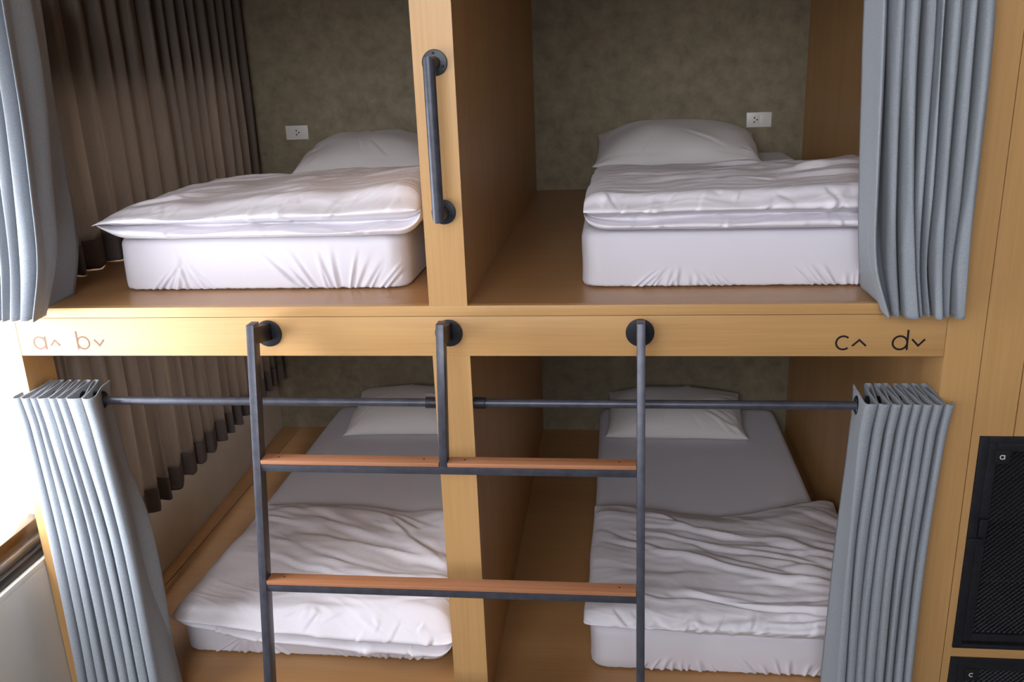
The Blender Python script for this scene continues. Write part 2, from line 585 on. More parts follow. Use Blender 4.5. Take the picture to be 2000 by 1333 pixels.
# ---- lettering on the beam (strokes on the front face)
def stroke_mesh(bm, pts, w, y, th=0.0006):
    """flat ribbon through 2D pts (x, z)"""
    P = [np.array(p, float) for p in pts]
    n = len(P)
    ls, rs = [], []
    for i in range(n):
        a = P[max(0, i - 1)]; b = P[min(n - 1, i + 1)]
        if 0 < i < n - 1:
            d1 = (P[i] - a) / max(1e-9, np.linalg.norm(P[i] - a)); d2 = (b - P[i]) / max(1e-9, np.linalg.norm(b - P[i]))
            t = d1 + d2; t /= max(1e-9, np.linalg.norm(t))
            k = 1 / max(0.4, abs(np.dot(t, d1)))
        else:
            t = (b - a) / max(1e-9, np.linalg.norm(b - a)); k = 1
        nrm = np.array([-t[1], t[0]]) * w / 2 * k
        ls.append(P[i] + nrm); rs.append(P[i] - nrm)
    for i in range(n - 1):
        q = [ls[i], ls[i + 1], rs[i + 1], rs[i]]
        f = [bm.verts.new((p[0], y - th, p[1])) for p in q]
        b = [bm.verts.new((p[0], y, p[1])) for p in q]
        bm.faces.new(f)
        for k in range(4):
            bm.faces.new((f[k], f[(k + 1) % 4], b[(k + 1) % 4], b[k]))


def arc(cx, cz, r, a0, a1, n=28):
    return [(cx + r * math.cos(math.radians(a0 + (a1 - a0) * i / n)), cz + r * math.sin(math.radians(a0 + (a1 - a0) * i / n))) for i in range(n + 1)]


def glyph(bm, ch, x, z, r, w, y):
    """round geometric letters: bowl centre (x, z), bowl radius r"""
    if ch == 'c':
        stroke_mesh(bm, arc(x, z, r, 48, 312), w, y)
        return
    stroke_mesh(bm, arc(x, z, r, 0, 360, 36), w, y)
    y -= 0.0002
    if ch == 'a': stroke_mesh(bm, [(x + r, z + r * 1.08), (x + r, z - r * 1.08)], w, y)
    if ch == 'b': stroke_mesh(bm, [(x - r, z + r * 1.95), (x - r, z - r * 1.08)], w, y)
    if ch == 'd': stroke_mesh(bm, [(x + r, z + r * 1.95), (x + r, z - r * 1.08)], w, y)


def chevron(bm, x0, x1, z0, z1, up, w, y):
    xm = (x0 + x1) / 2
    if up: stroke_mesh(bm, [(x0, z0), (xm, z1), (x1, z0)], w, y)
    else: stroke_mesh(bm, [(x0, z1), (xm, z0), (x1, z1)], w, y)


for ch, x, up, cx0, cx1, mat, lab in (
        ('a', -1.297, True, -1.263, -1.233, M_VINYL_B, 'letter a and upward arrow'),
        ('b', -1.158, False, -1.123, -1.092, M_VINYL_B, 'letter b and downward arrow'),
        ('c', 1.012, True, 1.035, 1.071, M_VINYL_K, 'letter c and upward arrow'),
        ('d', 1.157, False, 1.187, 1.220, M_VINYL_K, 'letter d and downward arrow')):
    bm = bmesh.new()
    zc = -0.107 if ch in 'ab' else -0.109
    glyph(bm, ch, x, zc, 0.0185, 0.0050, -0.0002)
    if up: chevron(bm, cx0, cx1, zc - 0.009, zc + 0.008, True, 0.0050, -0.0002)
    else: chevron(bm, cx0, cx1, zc - 0.008, zc + 0.010, False, 0.0050, -0.0002)
    tag(bm_obj('lettering', bm, mat, beam), lab)
adopt(bunk)

# ------------------------------------------------------------------ wood panelling right of the bunk and the lockers
pan = empty('wall_panelling', (1.9, 0, RF), 'pale wood board panelling around the black lockers right of the bunk', 'wall panelling')
LX0, LX1 = 1.389, 1.80
LK = [(-1.052, -0.375), (-1.76 + 0.0, -1.083)]
box('panel_board', XS + 0.0012, 1.4735, 0, 0.03, -0.375, 1.6, M_WZ, pan)
box('panel_board', 1.4762, 2.05, 0, 0.03, -0.375, 1.6, M_WZ, pan)
box('panel_board', XS + 0.0012, LX0, 0, 0.03, RF, -0.375, M_WZ, pan)
box('panel_board', LX1, 2.05, 0, 0.03, RF, -0.375, M_WZ, pan)
box('panel_rail', LX0, LX1, 0, 0.03, -1.083, -1.052, M_WX, pan)
box('panel_board', 2.0512, ROOM_X1, 0, 0.03, RF, 1.6, M_WZ, pan)
box('panel_board', XS, ROOM_X1, 0, 0.03, 1.602, ROOM_Z1, M_WX, pan)
box('panel_backing', XS, 2.7, 0.032, 0.035, -0.37, 1.6, M_SEAM, pan)
adopt(pan)


def locker(z0, z1, letter, label):
    r = empty('locker', ((LX0 + LX1) / 2, 0, z0), label, 'locker', 'mesh door lockers')
    x0, x1 = LX0 + 0.001, LX1 - 0.001
    z0 += 0.001; z1 -= 0.001
    fw = 0.024
    bm = bmesh.new()
    add_box(bm, x0, x0 + fw, -0.004, 0.04, z0, z1, 0.001)
    add_box(bm, x1 - fw, x1, -0.004, 0.04, z0, z1, 0.001)
    add_box(bm, x0 + fw, x1 - fw, -0.004, 0.04, z1 - 0.018, z1, 0.001)
    add_box(bm, x0 + fw, x1 - fw, -0.004, 0.04, z0, z0 + 0.014, 0.001)
    bm_obj('outer_frame', bm, M_LOCKER, r, True)
    bm = bmesh.new()
    y1 = 0.42
    q = [(x0, z0), (x1, z0), (x1, z1), (x0, z1)]
    f = [bm.verts.new((a, 0.04, b)) for a, b in q]
    k = [bm.verts.new((a, y1, b)) for a, b in q]
    bm.faces.new(k)
    for i in range(4):
        bm.faces.new((f[i], f[(i + 1) % 4], k[(i + 1) % 4], k[i]))
    bm_obj('cabinet_body', bm, M_LOCKER_IN, r)
    # door
    dx0, dx1, dz0, dz1 = x0 + fw + 0.003, x1 - fw - 0.003, z0 + 0.022, z1 - 0.021
    dw = 0.024
    bm = bmesh.new()
    add_box(bm, dx0, dx0 + dw, 0.002, 0.022, dz0, dz1, 0.001)
    add_box(bm, dx1 - dw, dx1, 0.002, 0.022, dz0, dz1, 0.001)
    add_box(bm, dx0 + dw, dx1 - dw, 0.002, 0.022, dz1 - dw, dz1, 0.001)
    add_box(bm, dx0 + dw, dx1 - dw, 0.002, 0.022, dz0, dz0 + dw, 0.001)
    door = bm_obj('door', bm, M_LOCKER, r, True)
    # expanded metal: staggered diamonds of thin ribbon
    bm = bmesh.new()
    mx0, mx1, mz0, mz1 = dx0 + dw, dx1 - dw, dz0 + dw, dz1 - dw
    cw, chh, t = 0.0150, 0.0078, 0.0011
    nc = int((mx1 - mx0) / cw) + 1
    nr = int((mz1 - mz0) / chh) + 1
    yy = 0.012
    for i in range(nr):
        zc = mz0 + i * chh
        for s in (1, -1):
            pts = []
            for j in range(2 * nc + 1):
                xx = min(mx0 + j * cw / 2, mx1)
                pts.append((xx, zc + s * (chh / 2 if (j + i) % 2 else 0) * 1.0))
            for a, b in zip(pts[:-1], pts[1:]):
                if b[0] - a[0] < 1e-6: continue
                v = [bm.verts.new(p) for p in ((a[0], yy, a[1] - t / 2), (b[0], yy, b[1] - t / 2), (b[0], yy + 0.001, b[1] + t / 2), (a[0], yy + 0.001, a[1] + t / 2))]
                bm.faces.new(v)
    bm_obj('wire_mesh', bm, M_LOCKER, r)
    # number tag
    tx0, tz1 = dx0 + dw - 0.006, dz1 - dw + 0.004
    tg = box('name_tag', tx0, tx0 + 0.040, -0.001, 0.002, tz1 - 0.040, tz1, M_LOCKER_IN, r, 0.0005)
    bm = bmesh.new()
    glyph(bm, letter, tx0 + 0.019, tz1 - 0.020, 0.0058, 0.0024, -0.0012)
    o = bm_obj('letter', bm, M_TAGW, tg)
    # latch: hasp plate with a lever and hook
    zl = (z0 + z1) / 2 + 0.06
    lt = box('latch', dx0 - 0.002, dx0 + 0.020, -0.012, 0.002, zl - 0.024, zl + 0.030, M_LOCKER, r, 0.002)
    bm = bmesh.new()
    add_box(bm, x0 + 0.003, dx0 + 0.012, -0.014, -0.004, zl - 0.052, zl - 0.030, 0.002)
    add_cyl(bm, (dx0 + 0.006, -0.018, zl - 0.040), (dx0 + 0.006, -0.002, zl - 0.040), 0.007, seg=16, bevel=0.001)
    bm_obj('latch_hook', bm, M_LOCKER, lt, True)
    box('shelf', x0 + fw, x1 - fw, 0.06, 0.40, (z0 + z1) / 2 - 0.15, (z0 + z1) / 2 - 0.145, M_LOCKER_IN, r)
    adopt(r)


locker(LK[0][0], LK[0][1], 'a', 'black steel locker with wire mesh door and white letter a tag')
locker(-1.64, LK[1][1], 'c', 'lower black mesh-door locker with white letter c tag at the bottom corner')

# ------------------------------------------------------------------ grab handle on the divider
gh = empty('grab_handle', (-0.05, 0, 0.45), 'round dark metal grab handle on the divider between the upper berths', 'grab handle')


def flange(x, z, r, parent, screws=True, th=0.006):
    bm = bmesh.new()
    add_cyl(bm, (x, -0.0012, z), (x, -th, z), r, seg=48, bevel=0.0015)
    f = bm_obj('flange', bm, M_STEEL_DK, parent, True)
    if screws:
        for a in (95, 215, 335):
            bm = bmesh.new()
            sx, sz = x + 0.72 * r * math.cos(math.radians(a)), z + 0.72 * r * math.sin(math.radians(a))
            add_cyl(bm, (sx, -th + 0.001, sz), (sx, -th - 0.0012, sz), 0.0033, seg=14, bevel=0.0006)
            bm_obj('screw', bm, M_DARK, f, True)
    return f


def tube_path(bm, pts, r, seg=24, caps=True):
    """mitred tube through pts"""
    P = [Vector(p) for p in pts]
    rings = []
    up = Vector((1, 0, 0))
    for i, p in enumerate(P):
        if i == 0: t = (P[1] - P[0]).normalized(); nrm = t
        elif i == len(P) - 1: t = (P[-1] - P[-2]).normalized(); nrm = t
        else:
            t = (P[i] - P[i - 1]).normalized()
            nrm = (t + (P[i + 1] - P[i]).normalized()).normalized()
        a = up.cross(t).normalized()
        ring = []
        for k in range(seg):
            an = 2 * math.pi * k / seg
            q = p + (up * math.cos(an) + a * math.sin(an)) * r
            # slide along t onto mitre plane
            q = q - t * ((q - p).dot(nrm) / t.dot(nrm))
            ring.append(bm.verts.new(q))
        rings.append(ring)
    for a, b in zip(rings[:-1], rings[1:]):
        for k in range(seg):
            bm.faces.new((a[k], a[(k + 1) % seg], b[(k + 1) % seg], b[k]))
    if caps:
        bm.faces.new(rings[0]); bm.faces.new(list(reversed(rings[-1])))


GY = -0.078
flange(-0.050, 0.645, 0.033, gh)
flange(-0.050, 0.262, 0.033, gh)
bm = bmesh.new()
tube_path(bm, [(-0.05, -0.004, 0.645), (-0.05, GY, 0.645), (-0.05, GY, 0.262), (-0.05, -0.004, 0.262)], 0.0155, 28)
bm_obj('grip', bm, M_STEEL, gh, True, 30)
adopt(gh)

# ------------------------------------------------------------------ ladder
lad = empty('bunk_ladder', (-0.055, -0.40, RF), 'dark metal leaning ladder with reddish wooden treads hooked to the beam', 'ladder')
TILT = 0.192


def ly(z):      # front face depth of the ladder at height z
    return -0.125 - TILT * (-0.03 - z)


def rail(xc, z_top, z_bot, label=None):
    hw, d = 0.0108, 0.040
    bm = bmesh.new()
    pts = []
    for z in (z_top, z_bot):
        y = ly(z)
        dz = d * TILT
        for sx, yy, zz in ((-1, 0, 0), (1, 0, 0), (1, d, dz), (-1, d, dz)):
            pts.append(bm.verts.new((xc + sx * hw, y + yy, z + (zz if z != z_top else 0.006))))
    for f in ((0, 1, 2, 3), (7, 6, 5, 4), (0, 4, 5, 1), (1, 5, 6, 2), (2, 6, 7, 3), (3, 7, 4, 0)):
        bm.faces.new([pts[i] for i in f])
    bmesh.ops.bevel(bm, geom=bm.edges[:], offset=0.0012, segments=2, profile=0.5, affect='EDGES')
    o = bm_obj('rail', bm, M_STEEL, lad, True)
    return o


XLAD = (-0.582, -0.056, 0.474)
FZ = -0.078
for i, xc in enumerate(XLAD):
    flange(xc, FZ, 0.039, lad, screws=False, th=0.007)
    bm = bmesh.new()
    hw = 0.0108
    # arm from flange to rail head: slightly dropping rectangular tube
    yt = ly(-0.03)
    v = []
    for y, zt, zb in ((-0.006, FZ + 0.030, FZ - 0.018), (yt, -0.024, -0.072)):
        for sx, z in ((-1, zt), (1, zt), (1, zb), (-1, zb)):
            v.append(bm.verts.new((xc + sx * hw * 1.001, y, z)))
    for f in ((0, 1, 2, 3), (7, 6, 5, 4), (0, 4, 5, 1), (1, 5, 6, 2), (2, 6, 7, 3), (3, 7, 4, 0)):
        bm.faces.new([v[i] for i in f])
    bmesh.ops.bevel(bm, geom=bm.edges[:], offset=0.0012, segments=2, profile=0.5, affect='EDGES')
    arm = bm_obj('arm', bm, M_STEEL_DK, lad, True)
    if i == 2:
        bm = bmesh.new()
        q = [(xc - hw * .75, -0.025, FZ + 0.0300), (xc + hw * .75, -0.025, FZ + 0.0300), (xc + hw * .85, yt + 0.012, -0.0245), (xc - hw * .85, yt + 0.012, -0.0245)]
        a = [bm.verts.new((p[0], p[1], p[2] + 0.0016)) for p in q]
        b = [bm.verts.new((p[0], p[1], p[2] - 0.002)) for p in q]
        bm.faces.new(a)
        for k in range(4): bm.faces.new((a[k], a[(k + 1) % 4], b[(k + 1) % 4], b[k]))
        tag(bm_obj('worn_patch', bm, plain('worn_copper_patch', (168, 96, 70), rough=0.5, noise=0.3, nscale=60), arm), 'bare reddish patch where the paint is worn')

RUNGS = (-0.400, -0.742, -1.095, -1.44)     # top of the metal bar
rail(XLAD[0], -0.024, RF + 0.001)
rail(XLAD[2], -0.024, RF + 0.001)
rail(XLAD[1], -0.024, RUNGS[0] + 0.0)
for k, z in enumerate(RUNGS):
    y = ly(z)
    bm = bmesh.new()
    add_box(bm, XLAD[0] + 0.0108, XLAD[2] - 0.0108, y + 0.001, y + 0.038, z - 0.021, z, 0.0012)
    bm_obj('rung_bar', bm, M_STEEL, lad, True)
    spans = [(XLAD[0] + 0.0115, XLAD[1] - 0.0115), (XLAD[1] + 0.0115, XLAD[2] - 0.0115)] if k == 0 else [(XLAD[0] + 0.0115, XLAD[2] - 0.0115)]
    for a, b in spans:
        bm = bmesh.new()
        add_box(bm, a, b, y + 0.000, y + 0.044, z + 0.001, z + 0.013, 0.002)
        t = bm_obj('tread', bm, M_TREAD, lad, True)
        for sx in (a + 0.045, b - 0.045):
            bm = bmesh.new()
            add_cyl(bm, (sx, y + 0.024, z + 0.0125), (sx, y + 0.024, z + 0.0136), 0.0028, seg=12)
            bm_obj('screw', bm, M_SEAM, t, True)
adopt(lad)


# ------------------------------------------------------------------ curtain rods of the lower berths
RODZ, RODY = -0.298, 0.022


def rod(x0, x1, sock_x0, sock_x1, label):
    r = empty('curtain_rod', ((x0 + x1) / 2, RODY, RODZ), label, 'curtain rod', 'lower berth curtain rods')
    bm = bmesh.new()
    add_cyl(bm, (x0, RODY, RODZ), (x1, RODY, RODZ), 0.0125, seg=28)
    bm_obj('pipe', bm, M_STEEL, r, True)
    bm = bmesh.new()
    add_cyl(bm, (sock_x0, RODY, RODZ), (sock_x1, RODY, RODZ), 0.0165, seg=28, bevel=0.001)
    bm_obj('socket', bm, M_STEEL_DK, r, True)
    adopt(r)


rod(XLP + 0.001, XD - 0.001, XD - 0.034, XD - 0.0005, 'dark metal curtain rod across the lower left berth opening')
rod(0.001, XP - 0.001, 0.0005, 0.034, 'dark metal curtain rod across the lower right berth opening')


# ------------------------------------------------------------------ curtains
def catmull(P, n):
    """P (K,2) -> dense points, n per segment"""
    P = np.asarray(P, float)
    Q = np.vstack([2 * P[0] - P[1], P, 2 * P[-1] - P[-2]])
    out = []
    for i in range(1, len(Q) - 2):
        t = np.linspace(0, 1, n, endpoint=False)[:, None]
        a, b, c, d = Q[i - 1], Q[i], Q[i + 1], Q[i + 2]
        out.append(0.5 * ((2 * b) + (-a + c) * t + (2 * a - 5 * b + 4 * c - d) * t ** 2 + (-a + 3 * b - 3 * c + d) * t ** 3))
    out.append(P[-1:])
    return np.vstack(out)


def curtain_mesh(name, levels, mat, thick=0.0022, nseg=7, nz=70, seed=1, zhem=None, wob=0.003, parent=None, sag=0.0):
    """levels: list of (z, [(x,y) control points]) from top to bottom"""
    zs = np.array([l[0] for l in levels])
    CP = np.array([l[1] for l in levels], float)            # (nl, K, 2)
    ztop, zbot = zs[0], zs[-1]
    rows = []
    zl = np.linspace(0, 1, nz)
    for w in zl:
        z = ztop + (zbot - ztop) * w
        # smooth interpolation between levels
        j = int(np.clip(np.searchsorted(-zs, -z, side='right') - 1, 0, len(zs) - 2))
        f = (zs[j] - z) / max(1e-9, zs[j] - zs[j + 1])
        f = float(np.clip(f, 0, 1))
        cp = CP[j] * (1 - f) + CP[j + 1] * f
        if len(zs) > 2:
            m0 = (CP[min(j + 1, len(zs) - 1)] - CP[max(j - 1, 0)]) / max(1e-9, zs[max(j - 1, 0)] - zs[min(j + 1, len(zs) - 1)])
            m1 = (CP[min(j + 2, len(zs) - 1)] - CP[j]) / max(1e-9, zs[j] - zs[min(j + 2, len(zs) - 1)])
            h = zs[j] - zs[j + 1]
            h00, h10 = 2 * f ** 3 - 3 * f ** 2 + 1, f ** 3 - 2 * f ** 2 + f
            h01, h11 = -2 * f ** 3 + 3 * f ** 2, f ** 3 - f ** 2
            cp = h00 * CP[j] + h10 * h * m0 + h01 * CP[j + 1] + h11 * h * m1
        k = np.arange(len(cp))
        fade = min(1.0, w * 5)
        cp = cp + fade * wob * np.stack([perlin(k * 0.7, z * 2.3, seed), perlin(k * 0.7, z * 2.0, seed + 9)], 1)
        d = catmull(cp, nseg)
        rows.append(d)
    rows = np.array(rows)                                    # (nz, n, 2)
    n = rows.shape[1]
    V = np.zeros((nz, n, 3))
    V[:, :, :2] = rows
    for i, w in enumerate(zl):
        z = ztop + (zbot - ztop) * w
        V[i, :, 2] = z
        if zhem is not None:
            zb = np.array([zhem(x, y) for x, y in rows[-1]])
            V[i, :, 2] = ztop + (zb - ztop) * w
    V[:, :, 2] += 0.0015 * perlin(np.arange(n)[None, :] * 0.2, zl[:, None] * 3, seed + 3)
    verts = V.reshape(-1, 3)
    o = mesh_obj(name, verts, grid_faces(nz, n), mat, parent, True)
    md = o.modifiers.new('thickness', 'SOLIDIFY')
    md.thickness = thick
    md.offset = 0
    return o, V


def u_lobe(f, y):
    w = f[1] - f[0]
    return [(f[0] + 0.001, y + 0.028), (f[0] + 0.16 * w, y + 0.004), (f[1] - 0.16 * w, y + 0.004), (f[1] - 0.001, y + 0.028)]


def lobes(fronts, rears, yf, yr, start_rear=True, pinch=0.28):
    """control points for S-folds; fronts/rears = list of (x0, x1)"""
    out = []
    R = list(rears); Fq = list(fronts)
    for i in range(len(Fq)):
        if i < len(R):
            r = R[i]
            if i == 0 and start_rear:
                out += [(r[0], yr[i] if hasattr(yr, '__len__') else yr)]
            else:
                y = yr[i] if hasattr(yr, '__len__') else yr
                out += [(r[0], y - 0.014), ((r[0] + r[1]) / 2, y), (r[1], y - 0.014)]
        f = Fq[i]
        y = yf[i] if hasattr(yf, '__len__') else yf
        out += u_lobe(f, y)
    return out


def lerp_list(a, b, n):
    return [a + (b - a) * i / (n - 1) for i in range(n)]


def spread(x0, x1, n, w):
    """n lobes between x0 and x1 each of relative width w"""
    p = (x1 - x0) / n
    return [(x0 + p * i + p * (1 - w) / 2, x0 + p * (i + 1) - p * (1 - w) / 2) for i in range(n)]


def jitter(L_, seed, a):
    rnd = random.Random(seed)
    return [(p[0] + rnd.uniform(-a, a), p[1] + rnd.uniform(-a, a)) for p in L_]


def flat_strip_between(rows):
    pass


def grommets(cur, levels_top, z, xs):
    for x in xs:
        bm = bmesh.new()
        add_torus(bm, (x, RODY, z), 0.0215, 0.0066, 'X', 28, 10)
        bm_obj('grommet', bm, M_PLAST, cur, True)


# ---- lower right curtain (gathered at the right)
def lr_curtain():
    fr = [(1.065, 1.098), (1.1, 1.13), (1.133, 1.158), (1.161, 1.185), (1.187, 1.21), (1.212, 1.236), (1.238, 1.263), (1.267, 1.291)]
    re = [(1.072, 1.072), (1.1, 1.118), (1.126, 1.146), (1.15, 1.165), (1.179, 1.19), (1.198, 1.219), (1.226, 1.241), (1.25, 1.269)]
    top = lobes(fr, re, -0.070, 0.092)
    fr2 = [(a - 0.006, b - 0.010) for a, b in fr]
    hd = lobes(fr2, re, -0.064, 0.085)
    fm = jitter(spread(1.045, 1.262, 8, 0.82), 3, 0.002)
    rm = [(1.046, 1.046)] + jitter(spread(1.075, 1.262, 7, 0.7), 4, 0.002)
    mid = lobes(fm, rm, -0.085, 0.05)
    fb = jitter(spread(1.036, 1.245, 8, 0.82), 5, 0.002)
    rb = [(1.016, 1.016)] + jitter(spread(1.065, 1.240, 7, 0.7), 6, 0.002)
    bot = lobes(fb, rb, -0.150, -0.025)
    cur, V = curtain_mesh('gathered_curtain', [(-0.258, top), (-0.355, hd), (-0.75, mid), (-1.42, bot)], M_CURT, seed=11, nz=90)
    tag(cur, 'blue-grey gathered curtain on grommets at the right end of the lower rod', 'curtain', 'gathered lower berth curtains')
    xs = []
    row = V[int(0.04 * 90 / 1.16)]
    for a, b in zip(row[:-1], row[1:]):
        if (a[1] - RODY) * (b[1] - RODY) < 0:
            t = (RODY - a[1]) / (b[1] - a[1]); xs.append(a[0] + t * (b[0] - a[0]))
    grommets(cur, None, RODZ, xs)


def ll_curtain():
    fr = [(-1.378, -1.35), (-1.349, -1.321), (-1.318, -1.298), (-1.298, -1.262), (-1.261, -1.236), (-1.235, -1.207), (-1.206, -1.159), (-1.157, -1.122)]
    re = [(-1.352, -1.347), (-1.336, -1.329), (-1.323, -1.306), (-1.292, -1.279), (-1.265, -1.25), (-1.236, -1.216), (-1.205, -1.188), (-1.156, -1.156)]
    # start at the outer front lobe, end with the loose leading edge at the back
    def build(fr, re, yf, yr):
        out = []
        for i in range(8):
            f = fr[i]
            if i == 0: out += [(f[0] + 0.003, yf + 0.055)] + u_lobe(f, yf)
            else: out += u_lobe(f, yf)
            r = re[i]
            if i == 7: out += [(r[0] + 0.008, (yf + yr) / 2 + 0.02), (r[0], yr)]
            else: out += [(r[0], yr - 0.014), ((r[0] + r[1]) / 2, yr), (r[1], yr - 0.014)]
        return out
    top = build(fr, re, -0.070, 0.092)
    hd = build([(a + 0.008, b + 0.006) for a, b in fr], re, -0.064, 0.085)
    fm = jitter(spread(-1.350, -1.075, 8, 0.82), 13, 0.003)
    rm = jitter(spread(-1.335, -1.075, 7, 0.6), 14, 0.002) + [(-1.110, -1.110)]
    mid = build(fm, rm, -0.085, 0.06)
    fb = jitter(spread(-1.318, -1.025, 8, 0.82), 15, 0.003)
    rb = jitter(spread(-1.305, -1.030, 7, 0.6), 16, 0.002) + [(-1.015, -1.015)]
    bot = build(fb, rb, -0.150, -0.022)
    cur, V = curtain_mesh('gathered_curtain', [(-0.258, top), (-0.355, hd), (-0.75, mid), (-1.42, bot)], M_CURT, seed=21, nz=90)
    tag(cur, 'blue-grey gathered curtain on grommets at the left end of the lower rod', 'curtain', 'gathered lower berth curtains')
    xs = []
    row = V[int(0.04 * 90 / 1.16)]
    for a, b in zip(row[:-1], row[1:]):
        if (a[1] - RODY) * (b[1] - RODY) < 0:
            t = (RODY - a[1]) / (b[1] - a[1]); xs.append(a[0] + t * (b[0] - a[0]))
    grommets(cur, None, RODZ, xs)


# ---- upper right curtain
def zhem_upper(x, y):
    return float(-0.012 + 0.016 * sstep(-0.035, -0.004, y))


def strips(edges, yf, yr, lead, mirror=1):
    """leading edge, then broad lobes whose front crease sits at each edge; narrow gaps between them"""
    m = mirror
    e = [v * m for v in edges]
    lx, lyy = lead[0] * m, lead[1]
    out = [(lx, lyy), (lx * 0.5 + e[0] * 0.5, lyy * 0.5 + yf[0] * 0.5 - 0.01), (e[0] - 0.008, yf[0] + 0.003), (e[0], yf[0] + 0.012), (e[0] + 0.001, yf[0] + 0.04)]
    for i in range(1, len(e)):
        l, r = e[i - 1] + min(0.021 if i == 1 else 0.012, 0.45 * (e[i] - e[i - 1])), e[i]
        w = r - l
        out += [(e[i - 1] - 0.004, yr[i - 1] - 0.022), (e[i - 1] + 0.001, yr[i - 1]), (l + 0.004, yr[i - 1] - 0.022)]
        out += [(l, yf[i] + 0.042), (l + 0.16 * w, yf[i] + 0.012), (r - 0.22 * w, yf[i] + 0.001), (r, yf[i] + 0.012), (r + 0.001, yf[i] + 0.04)]
    return [(x * m, y) for x, y in out]


def ur_curtain():
    f0 = [1.017, 1.056, 1.094, 1.123, 1.146, 1.182, 1.214, 1.252]
    f1 = [1.045, 1.083, 1.123, 1.145, 1.165, 1.197, 1.230, 1.268]
    f2 = [1.060, 1.104, 1.143, 1.160, 1.178, 1.208, 1.233, 1.271]
    f3 = [1.098, 1.119, 1.163, 1.175, 1.195, 1.216, 1.238, 1.270]
    n = len(f0)
    lv = [(0.98, strips(f0, [-0.09] * n, [0.03] * n, (1.008, 0.05))),
          (0.62, strips([x + .012 for x in f0], [-0.10] * n, [0.025] * n, (1.016, 0.055))),
          (0.30, strips(f1, [-0.105] * n, [0.015] * n, (1.036, 0.06))),
          (0.12, strips(f2, [-0.10, -0.09, -0.105, -0.09, -0.08, -0.10, -0.09, -0.105], [0.0] * n, (1.052, 0.08))),
          (-0.012, strips(f3, [-0.100, -0.095, -0.11, -0.10, -0.09, -0.12, -0.10, -0.115], [-0.032] * n, (1.086, 0.15)))]
    cur, V = curtain_mesh('draped_curtain', lv, M_CURT, seed=31, nz=90, zhem=zhem_upper, wob=0.005)
    tag(cur, 'grey curtain hanging in deep folds at the right of the upper right berth', 'curtain')


def ul_curtain():
    # mirrored: folds open to the right
    f0 = [-1.140, -1.185, -1.222, -1.258, -1.292, -1.325]
    f1 = [-1.166, -1.212, -1.248, -1.280, -1.312, -1.345]
    f2 = [-1.192, -1.242, -1.272, -1.302, -1.332, -1.360]
    f3 = [-1.236, -1.272, -1.303, -1.329, -1.352, -1.376]
    n = len(f0)
    lv = [(0.98, strips(f0, [-0.09] * n, [0.03] * n, (-1.150, 0.10), mirror=-1)),
          (0.60, strips([x - .006 for x in f0], [-0.10] * n, [0.025] * n, (-1.190, 0.13), mirror=-1)),
          (0.35, strips(f1, [-0.100] * n, [0.01] * n, (-1.206, 0.15), mirror=-1)),
          (0.15, strips(f2, [-0.095] * n, [0.0] * n, (-1.215, 0.15), mirror=-1)),
          (-0.012, strips(f3, [-0.100] * n, [-0.032] * n, (-1.255, 0.15), mirror=-1))]
    cur, V = curtain_mesh('draped_curtain', lv, M_CURT, seed=41, nz=90, zhem=zhem_upper, wob=0.004)
    tag(cur, 'grey curtain hanging in folds at the far left in front of the upper left berth', 'curtain')


lr_curtain(); ll_curtain(); ur_curtain(); ul_curtain()


# ---- window curtains inside the left berths (run front to back)
def window_curtain(y0, y1, z0, z1, pitch, amp, seed, label, hem_h, xw=-1.392):
    rnd = random.Random(seed)
    def level(k, z):
        out = []
        y = y0; i = 0
        r2 = random.Random(seed)
        while y < y1:
            p = pitch * r2.uniform(0.7, 1.35)
            a = amp * r2.uniform(0.6, 1.1)
            xb = skew(xw, y)
            out += [(xb - a, y), (xb + a * 0.2, y + p * 0.05), (xb + a, y + p * 0.12), (xb + a * 0.8, y + p * 0.34), (xb - a * 0.5, y + p * 0.82)]
            y += p; i += 1
        for q in range(len(out)):
            yy = out[q][1] + 0.012 * k * float(perlin(q * 0.35, z * 2, seed))
            out[q] = (out[q][0], min(yy, L - 0.012))
        return out
    zm = (z0 + z1) / 2
    zh = z0 + hem_h
    f = lambda z: level(1.0, z)
    zl = [z1, z1 - (z1 - zh) * 0.35, z1 - (z1 - zh) * 0.7, zh]
    cur, V = curtain_mesh('window_curtain', [(z, f(z)) for z in zl], M_WCURT, seed=seed, nz=40, nseg=6, wob=0.002, thick=0.0014)
    zz = [zh, z0]
    last = f(zh)
    hem, V2 = curtain_mesh('hem', [(zh, last), (z0, last)], M_HEM, seed=seed, nz=8, nseg=6, wob=0.0, thick=0.003, parent=cur)
    tag(hem, 'darker doubled hem')
    # make the hem start exactly at the curtain's last row
    me = hem.data
    n = V2.shape[1]
    for r in range(V2.shape[0]):
        for c in range(n):
            me.vertices[r * n + c].co.x = V[-1, c, 0]
            me.vertices[r * n + c].co.y = V[-1, c, 1]
            if r == 0: me.vertices[r * n + c].co.z = V[-1, c, 2]
            if r == V2.shape[0] - 1: me.vertices[r * n + c].co.z = z0 + 0.004 * float(perlin(c * 0.11, 0.3, seed))
    tag(cur, label, 'curtain')
    return cur


window_curtain(0.22, 2.20, 0.004, 1.04, 0.108, 0.030, 51, 'brown-grey window curtain drawn along the left side of the upper left berth', 0.10)
window_curtain(0.16, 2.215, -1.012, -0.150, 0.108, 0.026, 61, 'brown-grey window curtain with dark hem along the left side of the lower left berth', 0.10)


